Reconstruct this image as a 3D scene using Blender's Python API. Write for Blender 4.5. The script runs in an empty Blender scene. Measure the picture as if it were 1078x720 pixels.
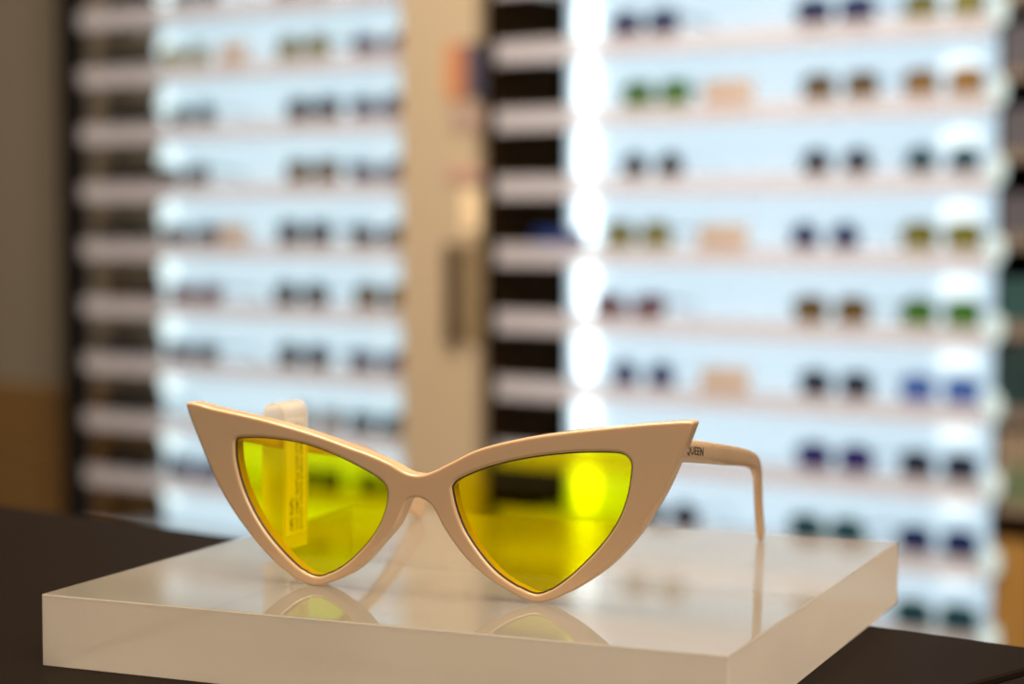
import bpy, bmesh, math, random
from mathutils import Vector, Matrix
random.seed(7)
S = bpy.context.scene
COL = S.collection
TZ = 0.95                      # height of the display table's top
# ------------------------------------------------------------------ camera
F, PITCH, EYE = 2095.0, 0.0612, 0.12356
IW, IH = 1078, 720
CAMZ = TZ + EYE
cam_d = bpy.data.cameras.new('camera'); cam = bpy.data.objects.new('camera', cam_d); COL.objects.link(cam)
cam_d.sensor_fit = 'HORIZONTAL'; cam_d.sensor_width = 36.0; cam_d.lens = 36.0 * F / IW
cam_d.clip_start = 0.02; cam_d.clip_end = 60
cam.location = (0, 0, CAMZ); cam.rotation_euler = (math.pi / 2 - PITCH, 0, 0)
cam_d.dof.use_dof = True; cam_d.dof.focus_distance = 0.540; cam_d.dof.aperture_fstop = 70 / 8.6
S.camera = cam
CP, SP = math.cos(PITCH), math.sin(PITCH)
EYEP = Vector((0, 0, CAMZ))
def ray(x, y):
    a, b = (x - IW / 2) / F, (IH / 2 - y) / F
    return Vector((a, CP + b * SP, -SP + b * CP))

# ------------------------------------------------------------------ helpers
def put(o, parent=None):
    COL.objects.link(o)
    if parent: o.parent = parent
    return o
def thing(name, label, cat, loc=(0, 0, 0), rotz=0, group=None):
    o = bpy.data.objects.new(name, None); o.empty_display_size = 0.02; put(o)
    o.location = loc; o.rotation_euler = (0, 0, rotz)
    tag(o, label, cat, group); return o
def tag(o, label, cat, group=None):
    o['label'] = label; o['category'] = cat
    if group: o['group'] = group
    return o
def struct(o, label=None, cat=None):
    o['kind'] = 'structure'
    if label: o['label'] = label
    if cat: o['category'] = cat
    return o
def mark_sharp(bm, ang=0.7):
    for f in bm.faces: f.smooth = True
    for e in bm.edges:
        if len(e.link_faces) == 2 and e.calc_face_angle(0) > ang: e.smooth = False
def build(name, bm, mats, parent=None, smooth=True):
    bmesh.ops.recalc_face_normals(bm, faces=bm.faces[:])
    if smooth: mark_sharp(bm)
    me = bpy.data.meshes.new(name); bm.to_mesh(me); bm.free()
    for m in (mats if isinstance(mats, (list, tuple)) else [mats]): me.materials.append(m)
    o = bpy.data.objects.new(name, me); return put(o, parent)
def box(bm, x0, x1, y0, y1, z0, z1, bev=0.0, mi=0):
    r = bmesh.ops.create_cube(bm, size=1.0)
    vs = r['verts']
    for v in vs:
        v.co = Vector(((x0 + x1) / 2 + v.co.x * (x1 - x0), (y0 + y1) / 2 + v.co.y * (y1 - y0), (z0 + z1) / 2 + v.co.z * (z1 - z0)))
    fs = {f for v in vs for f in v.link_faces}
    for f in fs: f.material_index = mi
    if bev > 0:
        es = list({e for v in vs for e in v.link_edges})
        bmesh.ops.bevel(bm, geom=es, offset=bev, segments=2, affect='EDGES', profile=0.5)
    return vs
def weigh(o):
    o.modifiers.new('weighted_normal', 'WEIGHTED_NORMAL').keep_sharp = True; return o
def boxobj(name, x0, x1, y0, y1, z0, z1, mats, parent=None, bev=0.0):
    bm = bmesh.new(); box(bm, x0, x1, y0, y1, z0, z1, bev); return build(name, bm, mats, parent, smooth=False)
def sweep(bm, pts, wid, thk, seg=16, power=3.2, round_start=False, round_end=True):
    """rounded-rectangle section carried along pts; wid in the vertical plane, thk sideways"""
    P = [Vector(p) for p in pts]; n = len(P); rings = []
    Z = Vector((0, 0, 1))
    for i in range(n):
        T = (P[min(i + 1, n - 1)] - P[max(i - 1, 0)]).normalized()
        side = T.cross(Z)
        side = side.normalized() if side.length > 1e-6 else Vector((1, 0, 0))
        B = side.cross(T).normalized()
        ring = []
        for k in range(seg):
            a = 2 * math.pi * k / seg
            c, s = math.cos(a), math.sin(a)
            r = (abs(c) ** power + abs(s) ** power) ** (-1 / power)
            ring.append(bm.verts.new(P[i] + side * (c * r * thk[i] / 2) + B * (s * r * wid[i] / 2)))
        rings.append(ring)
    for i in range(n - 1):
        for k in range(seg):
            bm.faces.new((rings[i][k], rings[i][(k + 1) % seg], rings[i + 1][(k + 1) % seg], rings[i + 1][k]))
    bm.faces.new(rings[0][::-1]); bm.faces.new(rings[-1])
def catmull(pts, n=6, closed=True):
    out = []; N = len(pts)
    for i in range(N if closed else N - 1):
        p0, p1, p2, p3 = (pts[(i + k - 1) % N] if closed else pts[min(max(i + k - 1, 0), N - 1)] for k in range(4))
        for j in range(n):
            t = j / n
            out.append(tuple(0.5 * ((2 * p1[c]) + (-p0[c] + p2[c]) * t + (2 * p0[c] - 5 * p1[c] + 4 * p2[c] - p3[c]) * t * t
                       + (-p0[c] + 3 * p1[c] - 3 * p2[c] + p3[c]) * t ** 3) for c in range(len(p1))))
    if not closed: out.append(pts[-1])
    return out
def tube(bm, pts, r, seg=8, closed=True):
    P = [Vector(p) for p in pts]; n = len(P); rings = []
    for i in range(n):
        T = (P[(i + 1) % n] - P[i - 1]).normalized()
        A = T.cross(Vector((0, 1, 0))).normalized(); B = A.cross(T)
        rings.append([bm.verts.new(P[i] + A * (r * math.cos(2 * math.pi * k / seg)) + B * (r * math.sin(2 * math.pi * k / seg))) for k in range(seg)])
    for i in range(n if closed else n - 1):
        for k in range(seg):
            bm.faces.new((rings[i][k], rings[i][(k + 1) % seg], rings[(i + 1) % n][(k + 1) % seg], rings[(i + 1) % n][k]))
def outline_mesh(loops, depth, bevel, res=3):
    """flat outline with holes -> solid with rounded edges, as a bmesh in x,y (thickness along z, centred)"""
    cu = bpy.data.curves.new('tmp', 'CURVE'); cu.dimensions = '2D'; cu.fill_mode = 'BOTH'
    cu.extrude = max(depth / 2 - bevel, 0); cu.bevel_depth = bevel; cu.bevel_resolution = res; cu.offset = -bevel
    for lp in loops:
        sp = cu.splines.new('POLY'); sp.points.add(len(lp) - 1); sp.use_cyclic_u = True
        for p, q in zip(sp.points, lp): p.co = (q[0], q[1], 0, 1)
    ob = bpy.data.objects.new('tmp', cu); COL.objects.link(ob)
    dg = bpy.context.evaluated_depsgraph_get()
    me = bpy.data.meshes.new_from_object(ob.evaluated_get(dg))
    bm = bmesh.new(); bm.from_mesh(me)
    bpy.data.objects.remove(ob); bpy.data.curves.remove(cu); bpy.data.meshes.remove(me)
    bmesh.ops.remove_doubles(bm, verts=bm.verts[:], dist=1e-7)
    return bm

# ------------------------------------------------------------------ materials
def mat(name, col=(0.5, 0.5, 0.5), rough=0.5, spec=0.5, coat=0.0, metal=0.0, noise=None, sss=0.0):
    m = bpy.data.materials.new(name); m.use_nodes = True
    nt = m.node_tree; b = nt.nodes['Principled BSDF']
    b.inputs['Base Color'].default_value = (*col, 1); b.inputs['Roughness'].default_value = rough
    b.inputs['Specular IOR Level'].default_value = spec; b.inputs['Coat Weight'].default_value = coat
    b.inputs['Coat Roughness'].default_value = 0.03; b.inputs['Metallic'].default_value = metal
    if sss:
        b.inputs['Subsurface Weight'].default_value = sss; b.inputs['Subsurface Radius'].default_value = (0.0045, 0.003, 0.0014)
        b.inputs['Subsurface Scale'].default_value = 1.0
    if noise:
        sc, amt = noise
        tc = nt.nodes.new('ShaderNodeTexCoord'); n = nt.nodes.new('ShaderNodeTexNoise'); n.inputs['Scale'].default_value = sc
        n.inputs['Detail'].default_value = 4
        mx = nt.nodes.new('ShaderNodeMix'); mx.data_type = 'RGBA'
        mx.inputs['A'].default_value = (*[c * (1 - amt) for c in col], 1); mx.inputs['B'].default_value = (*[min(1, c * (1 + amt)) for c in col], 1)
        nt.links.new(tc.outputs['Object'], n.inputs['Vector']); nt.links.new(n.outputs['Fac'], mx.inputs['Factor'])
        nt.links.new(mx.outputs['Result'], b.inputs['Base Color'])
    return m
def emis(name, col, st, base=0.8):
    m = bpy.data.materials.new(name); m.use_nodes = True; nt = m.node_tree
    b = nt.nodes['Principled BSDF']
    b.inputs['Base Color'].default_value = (base, base, base, 1); b.inputs['Roughness'].default_value = 0.5
    b.inputs['Emission Color'].default_value = (*col, 1); b.inputs['Emission Strength'].default_value = st
    return m
def skin(nt, ior):
    N = nt.nodes.new; f0 = ((ior - 1) / (ior + 1)) ** 2
    lw = N('ShaderNodeLayerWeight'); lw.inputs['Blend'].default_value = 0.5
    p = N('ShaderNodeMath'); p.operation = 'POWER'; p.inputs[1].default_value = 5.0; nt.links.new(lw.outputs['Facing'], p.inputs[0])
    m = N('ShaderNodeMath'); m.operation = 'MULTIPLY_ADD'; m.inputs[1].default_value = 1 - f0; m.inputs[2].default_value = f0
    nt.links.new(p.outputs[0], m.inputs[0]); return m
def tinted(name, col, gloss=1.45, rough=0.02):
    """clear tinted plastic sheet: light passes straight through coloured by the tint, with a glossy skin"""
    m = bpy.data.materials.new(name); m.use_nodes = True; nt = m.node_tree; nt.nodes.clear()
    o = nt.nodes.new('ShaderNodeOutputMaterial'); t = nt.nodes.new('ShaderNodeBsdfTransparent'); t.inputs[0].default_value = (*col, 1)
    g = nt.nodes.new('ShaderNodeBsdfGlossy'); g.inputs['Roughness'].default_value = rough; g.inputs[0].default_value = (1, 1, 1, 1)
    fr = skin(nt, gloss)
    mx = nt.nodes.new('ShaderNodeMixShader')
    nt.links.new(fr.outputs[0], mx.inputs[0]); nt.links.new(t.outputs[0], mx.inputs[1]); nt.links.new(g.outputs[0], mx.inputs[2])
    nt.links.new(mx.outputs[0], o.inputs[0]); return m
def milky(name, col, clear, rough=0.4, trl=0.4, tcol=(1, 1, 1), gloss_ior=1.45, solid=False):
    """frosted / milky plastic: part diffuse, part translucent, part see-through, glossy skin"""
    m = bpy.data.materials.new(name); m.use_nodes = True; nt = m.node_tree; nt.nodes.clear()
    N = nt.nodes.new; L = nt.links.new
    o = N('ShaderNodeOutputMaterial'); d = N('ShaderNodeBsdfDiffuse'); d.inputs[0].default_value = (*col, 1)
    tl = N('ShaderNodeBsdfTranslucent'); tl.inputs[0].default_value = (*col, 1)
    m1 = N('ShaderNodeMixShader'); m1.inputs[0].default_value = trl; L(d.outputs[0], m1.inputs[1]); L(tl.outputs[0], m1.inputs[2])
    t = N('ShaderNodeBsdfTransparent'); t.inputs[0].default_value = (*tcol, 1)
    m2 = N('ShaderNodeMixShader'); m2.inputs[0].default_value = clear; L(m1.outputs[0], m2.inputs[1]); L(t.outputs[0], m2.inputs[2])
    g = N('ShaderNodeBsdfGlossy'); g.inputs['Roughness'].default_value = rough
    if solid:
        fr = N('ShaderNodeFresnel'); fr.inputs['IOR'].default_value = gloss_ior
    else: fr = skin(nt, gloss_ior)
    m3 = N('ShaderNodeMixShader'); L(fr.outputs[0], m3.inputs[0]); L(m2.outputs[0], m3.inputs[1]); L(g.outputs[0], m3.inputs[2])
    L(m3.outputs[0], o.inputs[0]); return m

M_frame = mat('cream_acetate', (0.53, 0.365, 0.225), 0.25, 0.4, coat=0.5, sss=0.2)
M_lens = tinted('yellow_lens', (0.995, 0.955, 0.0012), 1.34)
M_groove_shade = mat('lens_groove_shade', (0.035, 0.016, 0.006), 0.4)
M_ink = mat('black_ink', (0.03, 0.025, 0.025), 0.5)
M_greyink = mat('printed_grey_ink', (0.02, 0.02, 0.02), 0.6)
M_film = milky('clear_film', (0.95, 0.90, 0.82), 0.46, 0.12, 0.6)
M_label = milky('label_print_area', (0.97, 0.93, 0.86), 0.22, 0.3, 0.55)
M_metal = mat('hinge_metal', (0.6, 0.5, 0.35), 0.3, metal=1)
M_btop = milky('acrylic_polished', (0.84, 0.78, 0.71), 0.84, 0.03, 0.35, (0.95, 0.94, 0.92), 1.58, True)
M_bside = milky('acrylic_sawn', (0.87, 0.80, 0.74), 0.35, 0.38, 0.45, (0.95, 0.93, 0.90), 1.35, True)
M_bbot = milky('acrylic_underside', (0.80, 0.72, 0.64), 0.42, 0.3, 0.5, (0.95, 0.93, 0.90), 1.3, True)
M_table = mat('table_laminate', (0.0085, 0.0055, 0.0042), 0.5, 0.02, noise=(6, 0.12))
M_seam = mat('table_seam', (0.006, 0.004, 0.003), 0.6)
M_panel = emis('lit_panel', (0.58, 0.78, 0.91), 0.84, 0.45)
M_panel_l = emis('lit_panel_soft', (0.60, 0.80, 0.90), 0.84, 0.45)
M_led = emis('light_diffuser', (0.82, 0.97, 1.0), 2.4)
M_led_l = emis('light_diffuser_soft', (0.74, 0.92, 0.93), 1.15)
M_tube = emis('light_diffuser_right', (0.84, 0.97, 1.0), 1.25, 0.4)
M_tube_l = emis('light_diffuser_dim', (0.78, 0.93, 0.98), 0.55)
M_spot = emis('light_end', (0.66, 0.83, 0.77), 0.88, 0.15)
M_shelf = milky('shelf_board', (0.84, 0.90, 0.94), 0.28, 0.15, 0.5)
M_lip = milky('shelf_lip_frosted', (0.76, 0.73, 0.78), 0.60, 0.3, 0.15, (0.97, 0.96, 0.97), 1.3)
M_black = mat('black_panel', (0.012, 0.0065, 0.003), 0.85, 0.0)
M_post = mat('dark_post', (0.006, 0.0045, 0.0035), 0.6, 0.1)
M_taupe = mat('taupe_paint', (0.175, 0.145, 0.105), 0.8, noise=(2, 0.05))
M_cream = mat('cream_paint', (0.42, 0.335, 0.225), 0.7, noise=(2, 0.04))

def wood(name, col, board):
    m = bpy.data.materials.new(name); m.use_nodes = True; nt = m.node_tree; b = nt.nodes['Principled BSDF']
    N = nt.nodes.new; L = nt.links.new
    tc = N('ShaderNodeTexCoord'); mp = N('ShaderNodeMapping'); mp.inputs['Scale'].default_value = (1.2, 6, 14)
    n = N('ShaderNodeTexNoise'); n.inputs['Scale'].default_value = 3; n.inputs['Detail'].default_value = 6
    cr = N('ShaderNodeMix'); cr.data_type = 'RGBA'
    cr.inputs['A'].default_value = (*[c * .8 for c in col], 1); cr.inputs['B'].default_value = (*[c * 1.2 for c in col], 1)
    L(tc.outputs['Object'], mp.inputs['Vector']); L(mp.outputs[0], n.inputs['Vector']); L(n.outputs['Fac'], cr.inputs['Factor'])
    L(cr.outputs['Result'], b.inputs['Base Color']); b.inputs['Roughness'].default_value = 0.5
    return m
M_wains = wood('oak_boards', (0.15, 0.078, 0.019), .05)
M_cabw = wood('mustard_oak', (0.30, 0.16, 0.035), .05)
M_floor = wood('floor_boards', (0.12, 0.08, 0.05), .1)

# ------------------------------------------------------------------ table and acrylic block
YAW = -0.408
# back edge of the table top runs from far left to near right
def P2(x, y): return Vector((x, y))
eA, eB = Vector((-0.2229, 0.8603)), Vector((0.1485, 0.5720))
eD = (eB - eA).normalized()
tc_left, tc_right = eA - eD * 0.75, eB + eD * 0.10
t = thing('display_table', 'long dark brown display table under the clear acrylic block', 'table', (0, 0.3, 0))
def slab(name, poly, z0, z1, m, parent, off, bev=0.0015):
    bm = bmesh.new()
    lo = [bm.verts.new((p[0] - off[0], p[1] - off[1], z0)) for p in poly]; hi = [bm.verts.new((p[0] - off[0], p[1] - off[1], z1)) for p in poly]
    bm.faces.new(lo[::-1]); bm.faces.new(hi)
    for i in range(len(poly)): bm.faces.new((lo[i], lo[(i + 1) % len(poly)], hi[(i + 1) % len(poly)], hi[i]))
    bmesh.ops.recalc_face_normals(bm, faces=bm.faces[:])
    if bev: bmesh.ops.bevel(bm, geom=bm.edges[:], offset=bev, segments=2, affect='EDGES', profile=0.5)
    return build(name, bm, m, parent, smooth=False)
sA, sB = Vector((0.1242, 0.5256)), Vector((0.1396, 0.5402))     # seam seen at the lower right corner
sD = (sB - sA).normalized()
# where the seam meets the back edge
def isect(p, u, q, v):
    den = u.x * v.y - u.y * v.x; w = q - p; return p + u * ((w.x * v.y - w.y * v.x) / den)
seam_back = isect(sA, sD, eA, eD); seam_front = sA - sD * 0.42
nrm = Vector((-eD.y, eD.x));  nrm = nrm if nrm.y < 0 else -nrm
g = 0.0012
front_left = tc_left + nrm * 0.80
gap = Vector((sD.y, -sD.x)) * g
slab('table_top', [tc_left, seam_back, seam_front, front_left], TZ - 0.035, TZ, M_table, t, (0, 0.3))
far_r = seam_back + eD * 0.55
slab('extension_leaf', [seam_back + gap, far_r, far_r + nrm * 0.6, seam_front + gap], TZ - 0.035, TZ - 0.0008, M_table, t, (0, 0.3))
mid = (tc_left + seam_back) / 2 + nrm * 0.05
ins = lambda p, c, k: c + (p - c) * k
cc = (tc_left + seam_back + seam_front + front_left) / 4
slab('plinth', [ins(p, cc, 0.86) for p in (tc_left, seam_back, seam_front, front_left)], 0.0, TZ - 0.035, M_table, t, (0, 0.3))

BW, BD, BH = 0.1986, 0.184, 0.020
blk = thing('acrylic_block', 'thick milky acrylic display block lying on the dark table', 'display block', (-0.1306, 0.5471, TZ), YAW)
bm = bmesh.new(); vs = box(bm, 0, BW, 0, BD, 0.00005, BH)
bmesh.ops.bevel(bm, geom=[e for e in bm.edges if max(v.co.z for v in e.verts) > 0.01], offset=0.00035, segments=2, affect='EDGES', profile=0.5)
for f in bm.faces:
    c = f.calc_center_median(); f.material_index = 0 if c.z > BH - 0.0001 else (2 if c.z < 0.0003 else 1)
body = build('block_body', bm, [M_btop, M_bside, M_bbot], blk, smooth=False)

# ------------------------------------------------------------------ the cat-eye sunglasses
U = 0.001
Lc, Rc = Vector((-54.78, 557.29)), Vector((7.17, 530.87))
gd = (Rc - Lc).normalized(); gb = Vector((-gd.y, gd.x))            # along the front, and backwards
gm = (Lc + Rc) / 2
G_ROT = math.atan2(gd.y, gd.x)
BASE = Vector((gm.x * U, gm.y * U, TZ + BH))
RC = 1300.0
def front_uv(x, y):
    """photo outline point -> (sideways, height) on the gently wrapped front, in mm"""
    r = ray(x, y); o = Vector((EYEP.x / U, EYEP.y / U, (EYEP.z - TZ - BH) / U))
    d2 = Vector((r.x, r.y)); o2 = Vector((o.x, o.y)) - gm
    tt = 500.0
    for _ in range(12):
        q = o2 + d2 * tt; u, b = q.dot(gd), q.dot(gb)
        fv = b - u * u / (2 * RC); df = d2.dot(gb) - u * d2.dot(gd) / RC
        tt -= fv / df
    q = o2 + d2 * tt
    return (q.dot(gd), o.z + r.z * tt)
z1 = lambda L: [(180 + x / 3, 400 + y / 3) for x, y in L]
z2 = lambda L: [(440 + x / 3, 420 + y / 3) for x, y in L]
z3 = lambda L: [(400 + x / 8, 470 + y / 8) for x, y in L]
outer = ([(195.4, 426), (196.2, 424.2), (199, 423.4), (205, 424.2), (223, 429.3), (246.7, 434.6), (280, 442.4), (313.3, 452), (340, 460.5), (366.7, 470.5), (385, 477), (400, 483.2),
          (412, 489), (420, 494), (427, 497.6), (434, 499.6), (441, 500), (449, 498.6), (458.9, 494.6), (468, 490), (478.3, 484.8), (497.7, 475.2), (521, 467.8), (556, 460.4), (585, 456), (618, 452.2), (673, 446.6),
          (706, 444.2), (722, 443.4), (727, 443.8), (729.4, 446), (728, 451), (721.7, 467.3), (712.7, 487.7), (700, 515.7), (686.7, 539), (666.7, 569), (640, 598.7), (613.3, 619.3), (590, 632.7), (577.3, 637.7), (566, 639.7), (555, 637), (543.3, 632),
          (526.7, 622.3), (506.7, 606.7), (490, 590.3), (473.5, 567.5), (465, 553), (457.5, 538), (452, 530.5), (447, 526.8), (442, 524.6), (436.5, 524), (431.5, 524.8), (427.3, 528), (423.5, 536), (418.7, 547), (413.5, 557), (400.7, 573), (381, 596.8)]
         + z1([(545, 635), (495, 657), (455, 665), (420, 657), (385, 638), (345, 604), (298, 556), (248, 492), (198, 420), (150, 338), (105, 236), (75, 162), (55, 108)]))
hole_l = z1([(199, 205), (203, 187), (220, 181), (290, 181), (380, 192), (450, 210), (520, 238), (590, 272), (640, 300), (670, 324), (682, 350), (680, 390), (665, 440), (640, 490), (600, 543), (550, 592), (505, 621), (470, 635),
             (435, 628), (398, 602), (348, 550), (298, 486), (255, 412), (222, 335), (203, 260)])
hole_r = z2([(105, 290), (108, 270), (130, 250), (200, 220), (280, 197), (360, 182), (440, 172), (520, 167), (600, 167), (640, 171), (662, 184), (673, 205), (672, 240), (660, 310), (635, 380), (590, 450), (540, 510), (480, 570), (430, 609),
             (395, 628), (360, 630), (310, 606), (250, 562), (200, 505), (150, 427), (120, 355)])
O_uv = [front_uv(*p) for p in catmull(outer, 4)]
HL = [front_uv(*p) for p in catmull(hole_l, 4)]
HR = [front_uv(*p) for p in catmull(hole_r, 4)]
zmin = min(p[1] for p in O_uv)
TH = 5.8
def wrap(u, z, w): return Vector((u * U, (w + u * u / (2 * RC)) * U, (z - zmin + 0.05) * U if z < 3 else (z - zmin * max(0, 1 - z / 20)) * U))
sg = thing('cat_eye_sunglasses', 'large cream cat-eye sunglasses with yellow lenses standing on the acrylic block', 'sunglasses', BASE, G_ROT)
bm = outline_mesh([O_uv, HL, HR], TH, 0.75, 4)
for k in range(-76, 112, 4):
    bmesh.ops.bisect_plane(bm, geom=bm.verts[:] + bm.edges[:] + bm.faces[:], plane_co=(k, 0, 0), plane_no=(1, 0, 0))
for v in bm.verts: v.co = wrap(v.co.x, v.co.y, v.co.z + TH / 2)
front = weigh(build('front_frame', bm, M_frame, sg))
def lens(loop, nm):
    bm = outline_mesh([loop], 1.6, 0.05, 1)
    for k in range(-76, 112, 4):
        bmesh.ops.bisect_plane(bm, geom=bm.verts[:] + bm.edges[:] + bm.faces[:], plane_co=(k, 0, 0), plane_no=(1, 0, 0))
    for v in bm.verts: v.co = wrap(v.co.x, v.co.y, v.co.z + 2.1)
    o = build('lens', bm, M_lens, sg)
    bm = bmesh.new(); tube(bm, [wrap(p[0], p[1], 1.2) for p in loop], 0.00042)  # dark ring stands in for the shadow line between rim and lens
    build('lens_groove_shade', bm, M_groove_shade, o)
    return o
lens(HL, 'l'); lens(HR, 'r')
# temples: (sideways, back, height) centre line in mm
def temple(sgn):
    c = [(70.6, 4.8, 42.9), (70.5, 12, 42.2), (70.3, 25, 40.5), (69.9, 40, 38.4), (69.3, 55, 36.3), (68.4, 70, 34.2), (67.6, 82, 32.2), (67.0, 90, 30.4),
         (66.2, 96, 28.2), (65.0, 102, 24.8), (63.2, 109, 19.6), (61.2, 117, 13.2), (59.3, 125, 6.9), (58.3, 129.5, 3.6)]
    if sgn < 0:                       # this side sits a little lower and bows outward
        dz = [0, -.1, -.6, -1.5, -2.4, -3.2, -3.4, -3.2, -2.6, -1.8, -1.0, -.4, 0, 0]; du = [0, 0, .2, .5, .9, 1.4, 2, 2.4, 3, 3.4, 4.0, 4.6, 5.3, 5.6]
        c = [(a + u, b, z + q) for (a, b, z), q, u in zip(c, dz, du)]
    w = [6.3, 6.3, 6.2, 6.1, 5.9, 5.5, 5.2, 5.2, 5.5, 5.9, 6.3, 6.8, 7.0, 6.2]
    if sgn < 0: w[-3:] = [7.4, 8.2, 7.4]
    h = [4.2, 4.2, 4.2, 4.1, 3.0, 3.0, 2.8, 2.8, 2.8, 2.8, 2.8, 2.8, 2.8, 2.7]
    A = catmull([(*p, ww, hh) for p, ww, hh in zip(c, w, h)], 5, closed=False)
    # rounded tip
    last, prev = Vector(A[-1][:3]), Vector(A[-4][:3]); T = (last - prev).normalized()
    lw, lh = A[-1][3], A[-1][4]
    for q in (0.3, 0.55, 0.75, 0.9, 0.98):
        k = math.sqrt(1 - q * q); A.append((*(last + T * 1.0 * q), lw * k, lh * (0.35 + 0.65 * k)))
    bm = bmesh.new()
    sweep(bm, [(sgn * a[0] * U, a[1] * U, a[2] * U) for a in A], [a[3] * U for a in A], [a[4] * U for a in A])
    zlo = min(v.co.z for v in bm.verts)
    for v in bm.verts:                # let the tip just touch the block
        if v.co.y > 0.1: v.co.z -= zlo * min(1, (v.co.y - 0.1) / 0.024)
    o = build('temple', bm, M_frame, sg)
    bm = bmesh.new(); box(bm, sgn * 66.8 * U, sgn * 69.2 * U, 5.5 * U, 12.5 * U, 40.4 * U, 44.8 * U, 0.0004)
    bmesh.ops.translate(bm, verts=bm.verts[:], vec=(0, 0, -0.0002))
    build('hinge', bm, M_metal, o)
    return o
tl = temple(-1); tr = temple(1)
# printed name on the outer side of the near temple
def text_mesh(body, size, m, name, parent, loc, rot, align='RIGHT', stretch=1.0):
    cu = bpy.data.curves.new('tmp', 'FONT'); cu.body = body; cu.size = size; cu.align_x = align; cu.align_y = 'CENTER'; cu.extrude = 0.00002
    cu.space_character = 1.12; cu.offset = 0.00005
    ob = bpy.data.objects.new('tmp', cu); COL.objects.link(ob)
    me = bpy.data.meshes.new_from_object(ob.evaluated_get(bpy.context.evaluated_depsgraph_get()))
    bpy.data.objects.remove(ob); bpy.data.curves.remove(cu)
    me.name = name; me.materials.clear(); me.materials.append(m)
    for v in me.vertices: v.co.x *= stretch
    o = put(bpy.data.objects.new(name, me), parent); o.location = loc
    o.matrix_local = Matrix.Translation(loc) @ rot
    return o
dirb = Vector((-0.012, 1, -0.142)).normalized(); upv = Vector((0, 0.142, 1)).normalized(); outv = dirb.cross(upv).normalized()
upv = outv.cross(dirb)
rot = Matrix((( dirb.x, upv.x, outv.x), (dirb.y, upv.y, outv.y), (dirb.z, upv.z, outv.z))).to_4x4()
text_mesh('QUEEN', 0.0030, M_ink, 'printed_name', tr, Vector((72.52 * U, 23.3 * U, 40.7 * U)), rot, stretch=1.5)
# nose pads moulded on the inner rims
def nose_pad(loop, i0, i1, sgn):
    bm = bmesh.new(); pts = [loop[i] for i in range(i0, i1)]
    n = len(pts); prof = []
    secs = []
    for k, (u, z) in enumerate(pts):
        s = math.sin(math.pi * (k + 0.5) / n)
        a, b2 = pts[max(k - 1, 0)], pts[min(k + 1, n - 1)]
        tx, tz = b2[0] - a[0], b2[1] - a[1]; l = math.hypot(tx, tz); nx, nz = tz / l * sgn, -tx / l * sgn
        ring = []
        for j in range(10):
            a_ = 2 * math.pi * j / 10
            off = 1.3 + 1.3 * math.cos(a_) * (0.3 + 0.7 * s); w = TH - 1.2 + 3.4 * s * (0.5 + 0.5 * math.sin(a_)) 
            ring.append(bm.verts.new(wrap(u + nx * off, z + nz * off, w)))
        secs.append(ring)
    for k in range(n - 1):
        for j in range(10): bm.faces.new((secs[k][j], secs[k][(j + 1) % 10], secs[k + 1][(j + 1) % 10], secs[k + 1][j]))
    bm.faces.new(secs[0][::-1]); bm.faces.new(secs[-1])
    return build('nose_pad', bm, M_frame, sg)
def near(loop, x, y):
    u, z = front_uv(x, y); return min(range(len(loop)), key=lambda i: (loop[i][0] - u) ** 2 + (loop[i][1] - z) ** 2)
a, b = sorted((near(HL, 406, 525), near(HL, 385, 575))); nose_pad(HL, a, b, -1)
a, b = sorted((near(HR, 481, 535), near(HR, 503, 585))); nose_pad(HR, a, b, -1)

# ------------------------------------------------------------------ paper-and-film tag looped over the far temple
tg = thing('security_tag', 'translucent printed tag looped over the left temple behind the yellow lens', 'tag', BASE + Vector((0, 0, 0)), G_ROT)
def tag_strip(name, prof, b0, b1, th, m, parent, skew=0.0):
    bm = bmesh.new(); rows = []
    n = len(prof)
    for i, (u, z) in enumerate(prof):
        a, c = prof[max(i - 1, 0)], prof[min(i + 1, n - 1)]
        tx, tz = c[0] - a[0], c[1] - a[1]; l = math.hypot(tx, tz); nx, nz = -tz / l, tx / l
        rows.append([bm.verts.new(Vector((u + nx * s * th / 2, b + skew * (46 - z) * 0.02, z + nz * s * th / 2)) * U) for b, s in ((b0, -1), (b1, -1), (b1, 1), (b0, 1))])
    for i in range(n - 1):
        for k in range(4): bm.faces.new((rows[i][k], rows[i][(k + 1) % 4], rows[i + 1][(k + 1) % 4], rows[i + 1][k]))
    bm.faces.new(rows[0][::-1]); bm.faces.new(rows[-1])
    return build(name, bm, m, parent)
arc = [(-70.1 + 3.6 * math.cos(a), 43.9 + 3.6 * math.sin(a)) for a in [math.pi * k / 14 for k in range(15)]]
prof = [(-66.9, 2.2), (-66.6, 12), (-66.4, 24), (-66.4, 36)] + arc + [(-73.9, 36), (-74.0, 24), (-74.0, 12), (-73.8, 2.2)]
tag_strip('film', prof, 38.5, 53.5, 0.16, M_film, tg)
lab = tag_strip('label', [(-66.62, 6.5), (-66.45, 12), (-66.22, 24), (-66.22, 38), (-66.3, 42.5)], 40.0, 51.8, 0.1, M_label, tg)
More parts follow.
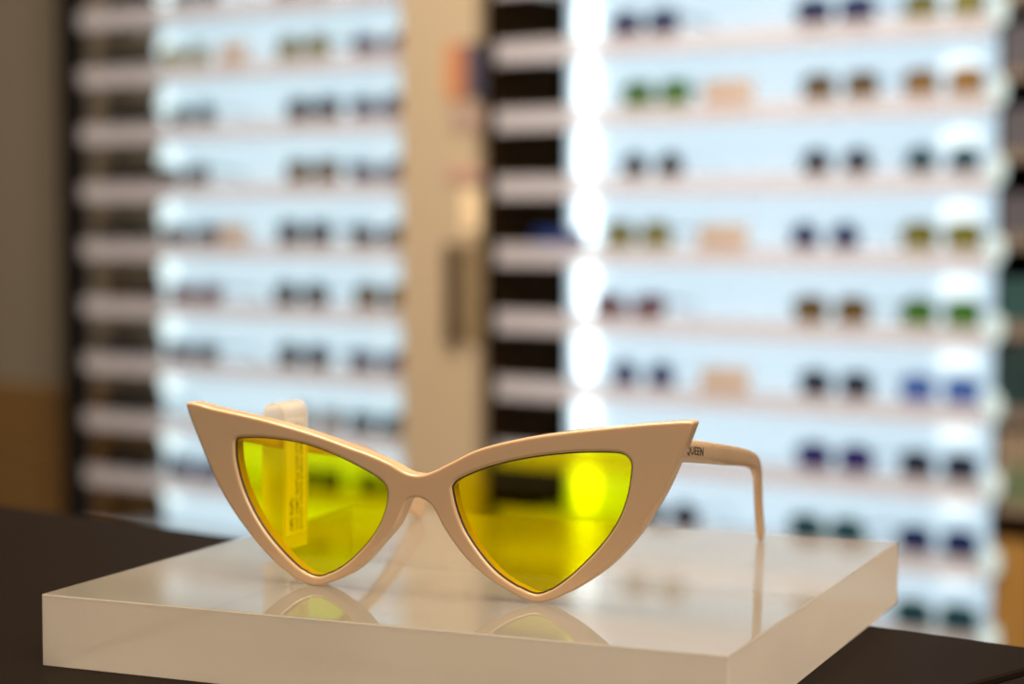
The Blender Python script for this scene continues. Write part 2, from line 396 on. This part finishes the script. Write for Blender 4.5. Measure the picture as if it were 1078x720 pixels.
# rows of small unreadable print running up the label
def print_row(b, z0, z1, hgt, seedv, dens):
    bm = bmesh.new(); rr = random.Random(seedv); z = z0
    while z < z1:
        wl = rr.randint(4, 9)
        for _ in range(wl):
            if z >= z1: break
            for part in range(2):
                y0 = b - hgt / 2 + rr.choice((0, 0, hgt * .5)); y1 = y0 + hgt * rr.choice((.5, .5, 1.0)); y1 = min(y1, b + hgt / 2)
                zz = z + part * 0.34
                uu = -66.06 - (0.4 * max(0, (14 - zz) / 14)) 
                box(bm, uu * U, (uu + 0.05) * U, y0 * U, y1 * U, zz * U, (zz + 0.24) * U)
            z += 0.86
        z += 0.9
    return build('print_line', bm, M_greyink, lab, smooth=False)
print_row(42.6, 7.8, 17.5, 1.7, 3, 1); print_row(46.0, 7.6, 40.5, 1.25, 4, 1); print_row(48.8, 7.8, 40.5, 1.25, 5, 1)

# ------------------------------------------------------------------ the display wall behind
PIT = 0.1375                                    # shelf spacing
Y0 = F * PIT / 70.5; TA = 0.72
A = math.atan(TA)
WE = Vector((math.cos(A), -math.sin(A))); WI = Vector((math.sin(A), math.cos(A)))
def at(x, y=None, w=0.0):
    """photo column (and row) -> distance along the wall (and height) on the plane w behind the shelf fronts"""
    r = ray(x, 231.5 if y is None else y); d2 = Vector((r.x, r.y)); O = Vector((0, Y0)) + WI * w
    k = O.dot(WI) / d2.dot(WI); s = (d2 * k - O).dot(WE)
    return s if y is None else (s, CAMZ + r.z * k)
W_ROT = -A
def wloc(s, w=0.0, z=0.0):
    p = Vector((0, Y0)) + WE * s + WI * w; return (p.x, p.y, z)
def lipz(k): return CAMZ + 0.342 - PIT * k
DEP = 0.23; LIPH = 0.045; KTOP, KBOT = -3, 9
def display(name, x0, x1, xl0, mp, ml, tube_len, label, left_panel, spots):
    s0, s1 = at(x0), at(x1)
    d = thing(name, label, 'display unit', wloc(s0, 0, 0), W_ROT)
    L = s1 - s0; ztop = lipz(KTOP) + 0.16; zb = lipz(KBOT) - 0.1
    boxobj('back_panel', (at(598, None, DEP) - s0) if left_panel else 0.006, L, DEP, DEP + 0.03, zb, ztop, mp, d)
    if left_panel: boxobj('back_panel', 0.004, at(598, None, DEP) - s0, DEP, DEP + 0.03, zb, ztop, M_black, d)
    if left_panel: boxobj('side_panel', -0.020, 0.004, 0.0, DEP, zb, ztop, M_black, d)
    else: boxobj('corner_post', at(67) - s0, at(85) - s0, -0.012, 0.03, 0.0, ztop, M_post, d, 0.002)
    boxobj('side_panel', L, L + 0.004, 0.02, DEP + 0.03, zb, ztop, M_black if spots else M_cream, d)
    boxobj('top_board', -0.02, L + 0.003, 0.0, DEP + 0.03, ztop, ztop + 0.03, M_post, d)
    boxobj('plinth', -0.02, L + 0.003, 0.02, DEP + 0.03, 0.0, zb, M_post, d)
    for k in range(KTOP, KBOT):
        z = lipz(k)
        sh = boxobj('shelf', 0.006, L - 0.002, 0.006, DEP - 0.001, z - 0.007, z + 0.001, M_shelf, d, 0.001)
        boxobj('shelf_lip', 0.006, L - 0.002, 0.0, 0.006, z - LIPH / 2, z + LIPH / 2, M_lip, sh, 0.0015)
        zc = z + 0.056
        rx, rz = (0.024, tube_len) if spots else (0.026, tube_len)
        pz = z + (0.070 if spots else 0.080)
        bm = bmesh.new(); bmesh.ops.create_uvsphere(bm, u_segments=20, v_segments=14, radius=1.0)      # pillow-shaped light at the left end
        for v in bm.verts:
            a = math.atan2(v.co.z, v.co.x); q = 0.75 + 0.25 * abs(v.co.z)
            v.co = Vector((xl0 + v.co.x * rx, DEP - 0.012 + v.co.y * 0.010, pz + max(-1, min(1, v.co.z * 1.15)) * rz))
        build('light_diffuser', bm, ml, d)
        ex, erx, erz = (at(1012, None, DEP) - s0, 0.040, 0.022) if spots else (at(404, None, DEP) - s0, 0.018, 0.018)
        bm = bmesh.new(); bmesh.ops.create_uvsphere(bm, u_segments=20, v_segments=12, radius=1.0)
        for v in bm.verts: v.co = Vector((ex + v.co.x * erx, DEP - 0.010 + v.co.y * 0.008, z + 0.084 + v.co.z * erz))
        build('light_diffuser', bm, M_tube if spots else M_tube_l, d)
        if spots:
            bm = bmesh.new()
            bmesh.ops.create_uvsphere(bm, u_segments=16, v_segments=12, radius=1.0)
            for v in bm.verts: v.co = Vector((L + 0.012 + v.co.x * 0.0155, -0.0075 + v.co.y * 0.005, z + 0.020 + v.co.z * 0.026))
            build('light_end', bm, M_spot, d)
    return d, s0, s1
XL0 = None
dl_s0 = at(88)
xl = at(176, None, DEP - 0.01) - at(82)
# lit panel of the left unit starts where the photo shows it, beyond the open end of the shelves
dl, ls0, ls1 = display('lit_display_shelves', 82, 446, xl, M_panel_l, M_led_l, 0.033, 'lit eyewear shelving with a dark corner post beside the taupe wall', False, False)
for o in dl.children:
    if o.name.startswith('back_panel'):
        off = xl - 0.028
        for v in o.data.vertices:
            if v.co.x < 0.1: v.co.x = off
dr, rs0, rs1 = display('lit_display_shelves', 519, 1044, at(617, None, DEP - 0.01) - at(519), M_panel, M_led, 0.064, 'lit eyewear shelving with a black side panel right of the cream column', True, True)

# ---- the sunglasses on the shelves
TINT = {'charcoal': (0.16, 0.16, 0.20), 'black': (0.05, 0.05, 0.06), 'brown': (0.42, 0.27, 0.09), 'amber': (0.62, 0.38, 0.14), 'green': (0.25, 0.42, 0.10),
        'teal': (0.12, 0.26, 0.28), 'navy': (0.12, 0.15, 0.30), 'blue': (0.30, 0.38, 0.60), 'burgundy': (0.34, 0.12, 0.18), 'olive': (0.50, 0.42, 0.13), 'purple': (0.20, 0.15, 0.34)}
FR = {'black': mat('black_frame', (0.012, 0.012, 0.014), 0.25), 'grey': mat('grey_frame', (0.16, 0.17, 0.19), 0.3), 'tortoise': mat('tortoise_frame', (0.10, 0.05, 0.02), 0.25),
      'clear': tinted('clear_frame', (0.80, 0.82, 0.84)), 'gold': mat('gold_frame', (0.55, 0.38, 0.14), 0.3, metal=1), 'navy': mat('navy_frame', (0.02, 0.03, 0.09), 0.25),
      'burgundy': mat('burgundy_frame', (0.10, 0.02, 0.03), 0.25), 'green': mat('green_frame', (0.05, 0.10, 0.03), 0.3)}
LM = {k: tinted('lens_' + k, v) for k, v in TINT.items()}
def lens_shape(kind, grow=0.0):
    out = []
    for i in range(28):
        a = 2 * math.pi * i / 28; c, s = math.cos(a), math.sin(a)
        if kind == 'round': rx, rz, p = 25, 23, 2.0
        elif kind == 'square': rx, rz, p = 27.5, 22, 4.0
        elif kind == 'pilot': rx, rz, p = 28, 23, 2.6
        else: rx, rz, p = 28, 19, 3.0
        r = (abs(c) ** p + abs(s) ** p) ** (-1 / p)
        x, z = c * r * (rx + grow), s * r * (rz + grow)
        if kind == 'pilot': x += -4 * (z / rz) * 0 ; x *= 1 + 0.12 * (z / rz)
        if kind == 'cateye': z += 3.5 * (x / rx) if z > 0 else 1.0 * (x / rx); x *= 1 + 0.14 * (z / rz)
        out.append((x, z))
    return out
CEN = {'round': 35.5, 'square': 37.5, 'pilot': 37.0, 'cateye': 38.0}
HGT = {'round': 26, 'square': 26.2, 'pilot': 26, 'cateye': 23}
MESH = {}
def eyewear_meshes(kind):
    if kind in MESH: return MESH[kind]
    rim = 2.0 if kind in ('round', 'pilot') else 3.2
    c, h = CEN[kind], HGT[kind]
    bm = bmesh.new()
    for sx in (-1, 1):
        inn, out = lens_shape(kind), lens_shape(kind, rim)
        rings = []
        for lp, y in ((inn, 0), (out, 0), (out, 3.5), (inn, 3.5)):
            rings.append([bm.verts.new(Vector((sx * (c + x), y, h + z)) * U) for x, z in lp])
        for q in range(4):
            r0, r1 = rings[q], rings[(q + 1) % 4]
            for i in range(28): bm.faces.new((r0[i], r0[(i + 1) % 28], r1[(i + 1) % 28], r1[i]))
        box(bm, sx * (c + lens_shape(kind)[0][0] + rim - 1) * U, sx * (c + lens_shape(kind)[0][0] + rim + 5) * U, 0, 5 * U, (h + 9) * U, (h + 14) * U, 0.0008)
    gapx = (c - lens_shape(kind)[0][0]) * U
    sweep(bm, [(-gapx, 0.0017, (h + 8) * U), (0, 0.001, (h + 10.5) * U), (gapx, 0.0017, (h + 8) * U)], [0.0034] * 3, [0.003] * 3, 8)
    fm = build('frame', bm, FR['black']); 
    bm = bmesh.new(); lp = lens_shape(kind, 0.3)
    f0 = [bm.verts.new(Vector((x, 0.9, z)) * U) for x, z in lp]; f1 = [bm.verts.new(Vector((x, 2.1, z)) * U) for x, z in lp]
    bm.faces.new(f0); bm.faces.new(f1[::-1])
    for i in range(28): bm.faces.new((f0[i], f1[i], f1[(i + 1) % 28], f0[(i + 1) % 28]))
    lm = build('lens', bm, LM['black'])
    tx = c + lens_shape(kind)[0][0] + rim + 3
    bm = bmesh.new()
    pts = [(tx, 4, h + 11.5), (tx, 30, h + 10.8), (tx - .5, 70, h + 9), (tx - 1, 92, h + 7.5), (tx - 2, 102, h + 4), (tx - 4, 116, h - 8), (tx - 6, 128, 3.2)]
    pts = catmull(pts, 3, closed=False)
    n = len(pts)
    sweep(bm, [Vector(p) * U for p in pts], [(5 if kind in ('square', 'cateye') else 3) * U] * n, [2.2 * U] * n, 8)
    tm = build('temple', bm, FR['black'])
    MESH[kind] = (fm, lm, tm, c, h)
    for o in (fm, lm, tm): COL.objects.unlink(o)
    return MESH[kind]
def recolour(src, m, name):
    o = src.copy(); o.name = name; COL.objects.link(o)
    key = (src.data.name, m.name)
    if key not in MESH:
        me = src.data.copy(); me.materials.clear(); me.materials.append(m); MESH[key] = me
    o.data = MESH[key]; return o
ORD = ['top', 'second', 'third', 'fourth', 'fifth', 'sixth', 'seventh', 'eighth', 'ninth', 'tenth', 'eleventh']
def sunglasses(px, k, side, place, kind, tint, frame, rot=0.0):
    fm, lm, tm, c, h = eyewear_meshes(kind)
    s = at(px, None, 0.028)
    lab = f"{tint}-lensed {frame}-framed sunglasses {place}, {'above top' if side == 'r' and k < 0 else ORD[k + 1 if side == 'l' else k]} shelf in view, {'shelving by taupe wall' if side == 'l' else 'shelving right of cream column'}"
    r = thing('sunglasses', lab, 'sunglasses', wloc(s, 0.028, lipz(k) + 0.0013), W_ROT + rot, 'sunglasses on the lit display shelves')
    r.scale = (1.16, 1.14, 1.32)
    f = recolour(fm, FR[frame], 'frame'); f.parent = r
    for sx in (-1, 1):
        l = recolour(lm, LM[tint], 'lens'); l.parent = r; l.location = (sx * c * U, 0, h * U); l.scale = (sx, 1, 1)
        t_ = recolour(tm, FR[frame], 'temple'); t_.parent = r; t_.scale = (sx, 1, 1)
    return r
EYE_L = [  # photo column, shelf, where, shape, lens, frame
    (140, -1, 'at the open left end', 'square', 'black', 'black'), (208, -1, 'by the left lights', 'round', 'black', 'black'), (318, -1, 'in the middle', 'square', 'charcoal', 'grey'), (398, -1, 'at the column end', 'cateye', 'purple', 'grey'),
    (132, 0, 'at the open left end', 'cateye', 'black', 'black'), (196, 0, 'by the left lights', 'round', 'olive', 'gold'), (320, 0, 'in the middle', 'square', 'olive', 'grey'), (402, 0, 'at the column end', 'cateye', 'purple', 'grey'),
    (137, 1, 'at the open left end', 'square', 'black', 'black'), (203, 1, 'by the left lights', 'round', 'teal', 'black'), (330, 1, 'in the middle', 'square', 'black', 'navy'), (397, 1, 'at the column end', 'round', 'navy', 'black'),
    (134, 2, 'at the open left end', 'square', 'brown', 'black'), (192, 2, 'by the left lights', 'cateye', 'black', 'black'), (329, 2, 'in the middle', 'square', 'brown', 'black'), (398, 2, 'at the column end', 'cateye', 'navy', 'grey'),
    (130, 3, 'at the open left end', 'cateye', 'black', 'black'), (201, 3, 'by the left lights', 'cateye', 'charcoal', 'black'), (320, 3, 'in the middle', 'square', 'charcoal', 'black'), (398, 3, 'at the column end', 'cateye', 'black', 'navy'),
    (140, 4, 'at the open left end', 'square', 'black', 'tortoise'), (206, 4, 'by the left lights', 'cateye', 'burgundy', 'burgundy'), (316, 4, 'in the middle', 'pilot', 'black', 'black'), (402, 4, 'at the column end', 'square', 'brown', 'black'),
    (128, 5, 'at the open left end', 'round', 'black', 'black'), (202, 5, 'by the left lights', 'cateye', 'charcoal', 'navy'), (318, 5, 'in the middle', 'pilot', 'black', 'navy'), (397, 5, 'at the column end', 'cateye', 'navy', 'grey'),
    (132, 6, 'at the open left end', 'square', 'charcoal', 'black'), (332, 6, 'in the middle', 'round', 'brown', 'clear'), (396, 6, 'at the column end', 'cateye', 'teal', 'black'),
    (130, 7, 'at the open left end', 'square', 'black', 'black'), (203, 7, 'by the left lights', 'cateye', 'navy', 'navy'), (330, 7, 'in the middle', 'square', 'black', 'black'), (402, 7, 'at the column end', 'round', 'black', 'black')]
EYE_R = [
    (677, 0, 'by the left lights', 'square', 'navy', 'black'), (877, 0, 'in the middle', 'square', 'navy', 'navy'), (991, 0, 'at the right end', 'square', 'olive', 'clear'),
    (690, 1, 'by the left lights', 'square', 'green', 'green'), (883, 1, 'in the middle', 'square', 'brown', 'clear'), (991, 1, 'at the right end', 'square', 'amber', 'clear'),
    (686, 2, 'by the left lights', 'round', 'black', 'clear'), (880, 2, 'in the middle', 'round', 'charcoal', 'clear'), (991, 2, 'at the right end', 'round', 'teal', 'clear'),
    (671, 3, 'by the left lights', 'square', 'olive', 'grey'), (868, 3, 'in the middle', 'round', 'navy', 'clear'), (991, 3, 'at the right end', 'pilot', 'olive', 'gold'),
    (662, 4, 'by the left lights', 'cateye', 'burgundy', 'burgundy'), (876, 4, 'in the middle', 'pilot', 'brown', 'grey'), (991, 4, 'at the right end', 'pilot', 'green', 'grey'),
    (677, 5, 'by the left lights', 'round', 'navy', 'clear'), (881, 5, 'in the middle', 'pilot', 'charcoal', 'clear'), (991, 5, 'at the right end', 'pilot', 'blue', 'clear'),
    (881, 6, 'in the middle', 'pilot', 'purple', 'navy'), (991, 6, 'at the right end', 'pilot', 'charcoal', 'clear'),
    (703, 7, 'by the left lights', 'round', 'charcoal', 'black'), (873, 7, 'in the middle', 'square', 'teal', 'green'), (991, 7, 'at the right end', 'pilot', 'navy', 'clear'),
    (990, 8, 'at the right end', 'square', 'teal', 'green'),
    (690, -1, 'near left lights', 'round', 'black', 'black'), (880, -1, 'in the middle', 'square', 'charcoal', 'black')]
for px, k, place, kind, tint, fr in EYE_L: sunglasses(px, k, 'l', place, kind, tint, fr, random.uniform(-.05, .05))
for px, k, place, kind, tint, fr in EYE_R: sunglasses(px, k, 'r', place, kind, tint, fr, random.uniform(-.05, .05))
# ---- tan cards standing on the shelves
M_card = milky('tan_card', (0.72, 0.58, 0.48), 0.30, 0.5, 0.6, (1, .9, .8)); M_cardline = mat('card_line', (0.45, 0.26, 0.16), 0.7)
def card(px, k, wid, label):
    s = at(px, None, 0.04)
    r = thing('price_card', label, 'card', wloc(s, 0.012, lipz(k) + 0.0013), W_ROT, 'tan cards on the display shelves')
    bm = bmesh.new(); box(bm, -wid / 2, wid / 2, 0, 0.006, 0, 0.062, 0.0008)
    for v in bm.verts: v.co.y += v.co.z * 0.18
    build('card_face', bm, M_card, r)
    bm = bmesh.new(); box(bm, -wid * .32, wid * .32, 0.0037, 0.0048, 0.027, 0.032)
    build('printed_line', bm, M_cardline, r)
    bm = bmesh.new(); box(bm, -wid * .3, wid * .3, 0.008, 0.045, 0, 0.004); build('foot', bm, M_card, r)
card(253, 0, 0.085, 'small tan card on the second shelf of the shelving by the taupe wall')
card(251, 3, 0.085, 'small tan card on the fifth shelf of the shelving by the taupe wall')
card(771, 1, 0.108, 'tan card beside green sunglasses on the right-hand lit shelving')
card(766, 3, 0.108, 'tan card between olive and navy sunglasses on the right-hand lit shelving')
card(769, 5, 0.108, 'tan card between navy and charcoal sunglasses on the right-hand lit shelving')
# ---- a blue case in the dark end of the right shelving
M_bluecase = mat('blue_case', (0.006, 0.03, 0.16), 0.4)
s, _ = at(584, 250, 0.10)
cs = thing('glasses_case', 'blue glasses case in the dark end of the right shelving', 'glasses case', wloc(s, 0.12, lipz(3) + 0.0013), W_ROT)
bm = bmesh.new(); box(bm, -0.055, 0.055, -0.03, 0.03, 0, 0.026, 0.008); build('case_base', bm, M_bluecase, cs)
bm = bmesh.new(); box(bm, -0.055, 0.055, -0.03, 0.03, 0.0265, 0.050, 0.010); build('case_lid', bm, M_bluecase, cs)

# ------------------------------------------------------------------ room: walls, column, floor
def wallbox(name, x0, x1, w0, w1, z0, z1, m, bev=0.0, s0=None, s1=None):
    a = at(x0) if s0 is None else s0; b = at(x1) if s1 is None else s1
    o = boxobj(name, 0, b - a, 0, w1 - w0, z0, z1, m, None, bev); o.location = wloc(a, w0, 0); o.rotation_euler = (0, 0, W_ROT); return o
struct(wallbox('wall_back', 0, 0, DEP + 0.05, DEP + 0.15, 0, 2.7, M_taupe, s0=-9.0, s1=3.2))
zw = at(30, 405, DEP + 0.03)[1]
bm = bmesh.new(); nb = 9; bh = 0.062
a_, b_ = -9.0, at(250)
z = zw
while z > 0:
    box(bm, 0, b_ - a_, 0, 0.02, max(z - bh + 0.006, 0), z, 0.003); z -= bh
o = build('trim_1', bm, M_wains); o.location = wloc(a_, DEP + 0.025, 0); o.rotation_euler = (0, 0, W_ROT); struct(o)
col_s0, col_s1 = at(421), at(510)
cs0, cs1 = at(421, None, -0.03), rs0 - 0.024
bm = bmesh.new(); box(bm, 0, cs1 - cs0, -0.03, -0.005, 0, 2.7, 0.004); box(bm, ls1 + 0.008 - cs0, cs1 - cs0, -0.0055, DEP + 0.05, 0, 2.7)
o = build('wall_column', bm, M_cream, None, smooth=False); o.location = wloc(cs0, 0, 0); o.rotation_euler = (0, 0, W_ROT); struct(o)
bm = bmesh.new(); box(bm, -9, 5, -3.0, 11, -0.05, 0); struct(build('floor', bm, M_floor))
# picture, sign and door pull on the column
def panel_mat(name, stops):
    m = bpy.data.materials.new(name); m.use_nodes = True; nt = m.node_tree; b = nt.nodes['Principled BSDF']; N = nt.nodes.new; L = nt.links.new
    tc = N('ShaderNodeTexCoord'); n = N('ShaderNodeTexNoise'); n.inputs['Scale'].default_value = 9; n.inputs['Detail'].default_value = 2
    sp = N('ShaderNodeSeparateXYZ'); ad = N('ShaderNodeMath'); ad.operation = 'MULTIPLY_ADD'; ad.inputs[1].default_value = 0.25
    cr = N('ShaderNodeValToRGB'); cr.color_ramp.interpolation = 'EASE'
    L(tc.outputs['Generated'], sp.inputs[0]); L(tc.outputs['Generated'], n.inputs['Vector']); L(n.outputs['Fac'], ad.inputs[0]); L(sp.outputs['X'], ad.inputs[2]); L(ad.outputs[0], cr.inputs[0])
    e = cr.color_ramp.elements; e[0].position = stops[0][0]; e[0].color = (*stops[0][1], 1); e[1].position = stops[-1][0]; e[1].color = (*stops[-1][1], 1)
    for p, c in stops[1:-1]:
        q = e.new(p); q.color = (*c, 1)
    L(cr.outputs[0], b.inputs['Base Color']); b.inputs['Roughness'].default_value = 0.5; return m
M_pic = panel_mat('picture_print', [(0.0, (0.55, 0.36, 0.20)), (0.3, (0.50, 0.20, 0.07)), (0.6, (0.36, 0.16, 0.10)), (0.85, (0.06, 0.055, 0.09)), (1.1, (0.03, 0.03, 0.06))])
def onwall(name, label, cat, x0, x1, y0, y1, th=0.006, w=-0.0305):
    (sa, zt), (sb, zb) = at(x0, y0, w), at(x1, y1, w)
    _, zt = at((x0 + x1) / 2, y0, w); _, zb = at((x0 + x1) / 2, y1, w)
    t_ = thing(name, label, cat, wloc(sa, w, zb), W_ROT); return t_, sb - sa, zt - zb
M_dkw = mat('dark_wood', (0.05, 0.028, 0.014), 0.4); M_pink = mat('pink_sign', (0.45, 0.27, 0.22), 0.6); M_cardc = mat('cream_sign', (0.78, 0.62, 0.40), 0.6); M_plate = mat('olive_plate', (0.20, 0.145, 0.075), 0.4)
M_mauve = mat('mauve_sign', (0.34, 0.24, 0.20), 0.6)
p, w_, h_ = onwall('wall_picture', 'small orange and navy picture high on the cream column', 'picture', 470, 509, 46, 104)
boxobj('picture_sheet', 0, w_, -0.006, 0.001, 0, h_, M_pic, p); 
p, w_, h_ = onwall('wall_notice', 'small mauve notice on the cream column under the orange picture', 'notice', 476, 508, 112, 138)
boxobj('notice_sheet', 0, w_, -0.005, 0.001, 0, h_, M_mauve, p)
p, w_, h_ = onwall('wall_sign', 'narrow reddish brown sign on the cream column', 'sign', 472, 508, 176, 190)
boxobj('sign_board', 0, w_, -0.008, 0.001, 0, h_, M_pink, p, 0.001)
p, w_, h_ = onwall('cream_card', 'bright cream card above the dark pull handle on the column', 'plate', 488, 506, 200, 244)
boxobj('card_sheet', 0, w_, -0.008, 0.001, 0, h_, M_cardc, p, 0.002); boxobj('card_centre', w_ * .3, w_ * .7, -0.012, -0.006, h_ * .3, h_ * .7, M_cardc, p, 0.002)  # plain bright cream card, built with a raised centre
p, w_, h_ = onwall('pull_handle', 'dark brown vertical pull handle on an olive plate on the column', 'handle', 477, 509, 256, 362)
boxobj('back_plate', w_ * .38, w_, -0.006, 0.001, 0.004, h_, M_plate, p, 0.001)
boxobj('grip_bar', 0, w_ * .36, -0.034, -0.016, 0, h_, M_dkw, p, 0.005)
for zz in (h_ * .12, h_ * .88): boxobj('standoff', w_ * .08, w_ * .28, -0.02, 0.001, zz - 0.006, zz + 0.006, M_dkw, p, 0.001)

# ------------------------------------------------------------------ storage shelving with boxes at the far right
bk_s0 = at(1044) + 0.0085
bc = thing('storage_shelving', 'dark storage shelving with stacked boxes right of the lit shelves', 'shelving', wloc(bk_s0, 0.004, 0), W_ROT)
M_tboard = mat('taupe_board', (0.16, 0.13, 0.105), 0.5); M_bkback = mat('brown_back', (0.10, 0.055, 0.025), 0.6)
BL = 0.42
def bz(y): return at(1064, y, 0.004)[1]
zc = bz(560)
boxobj('back_board', 0, BL, 0.235, 0.25, zc, bz(-160), M_bkback, bc)
boxobj('side_board', BL, BL + 0.018, 0, 0.25, 0, bz(-160), M_tboard, bc)
for y0, y1, in ((-10, 4), (72, 84), (156, 170), (246, 262), (338, 358), (429, 447)):
    boxobj('shelf', 0, BL, 0, 0.235, bz(y1), bz(y0), M_tboard, bc, 0.001)
cab = boxobj('cabinet_base', 0, BL, 0.0, 0.25, 0, bz(566), M_cabw, bc, 0.002)
boxobj('worktop', -0.004, BL + 0.004, -0.006, 0.25, bz(566), bz(542), M_black, bc, 0.002)
def boxthing(label, y0, y1, m, lidm, x0=0.003, x1=0.20, w=0.004, extra=None):
    b = thing('storage_box', label, 'box', wloc(bk_s0 + x0, w + 0.004, bz(y1)), W_ROT, 'boxes on the storage shelving')
    h = bz(y0) - bz(y1)
    boxobj('box_body', 0, x1 - x0, 0, 0.17, 0.0005, h * 0.72, m, b, 0.002); boxobj('box_lid', -0.001, x1 - x0 + 0.001, -0.001, 0.171, h * 0.72, h, lidm, b, 0.002)
    if extra: boxobj('green_mark', 0.03, 0.055, -0.0016, 0.0005, h * .15, h * .60, extra, b); 
    return b
M_purple = mat('grey_purple_card', (0.062, 0.060, 0.080), 0.6); M_teal = mat('teal_card', (0.008, 0.055, 0.060), 0.5); M_dteal = mat('dark_teal_card', (0.004, 0.026, 0.030), 0.5)
M_beigeb = mat('beige_card', (0.22, 0.17, 0.12), 0.6); M_greenm = mat('green_print', (0.03, 0.13, 0.05), 0.5)
for lab, y0, y1, m, ex in (('grey purple box on the topmost storage shelf in view', 24, 72, M_purple, None), ('grey purple box between the other two grey purple boxes', 112, 156, M_purple, None),
        ('lowest grey purple box, just above the bright teal box', 204, 246, M_purple, None), ('bright teal box on the storage shelving', 294, 338, M_teal, None),
        ('dark teal box below the bright teal one', 364, 429, M_dteal, None), ('beige box with a green mark standing on the black worktop', 456, 541.5, M_beigeb, M_greenm)):
    boxthing(lab, y0, y1, m, m, extra=ex)
    if ex is None: pass

# ------------------------------------------------------------------ light
W = bpy.data.worlds.new('room_light'); S.world = W; W.use_nodes = True
W.node_tree.nodes['Background'].inputs[0].default_value = (1.0, 0.83, 0.66, 1); W.node_tree.nodes['Background'].inputs[1].default_value = 0.22
def area(name, loc, aim, size, power, col):
    l = bpy.data.lights.new(name, 'AREA'); l.shape = 'DISK'; l.size = size; l.energy = power; l.color = col
    o = bpy.data.objects.new(name, l); COL.objects.link(o); o.location = loc
    o.rotation_euler = (Vector(aim) - Vector(loc)).to_track_quat('-Z', 'Y').to_euler(); return o
area('overhead_light', (-0.3, 0.75, 2.6), (-0.05, 0.6, 0.97), 1.0, 62, (1.0, 0.79, 0.50))
area('overhead_light', (1.0, -0.7, 2.6), (0.0, 0.6, 0.97), 1.4, 57, (1.0, 0.84, 0.68))  # added fill from behind the camera, brightens the frame front and tag
area('overhead_light', (-1.6, 2.2, 2.65), (-1.4, 4.4, 1.2), 0.4, 48, (1.0, 0.84, 0.68))
area('overhead_light', (-0.2, 2.2, 2.65), (0.2, 3.9, 1.2), 0.4, 48, (1.0, 0.84, 0.68))
S.view_settings.view_transform = 'Standard'; S.view_settings.look = 'None'; S.view_settings.gamma = 1.0; S.view_settings.exposure = 0.0
S.view_settings.use_curve_mapping = False
S.cycles.use_denoising = True
S.cycles.max_bounces = 12; S.cycles.transparent_max_bounces = 24; S.cycles.sample_clamp_indirect = 6
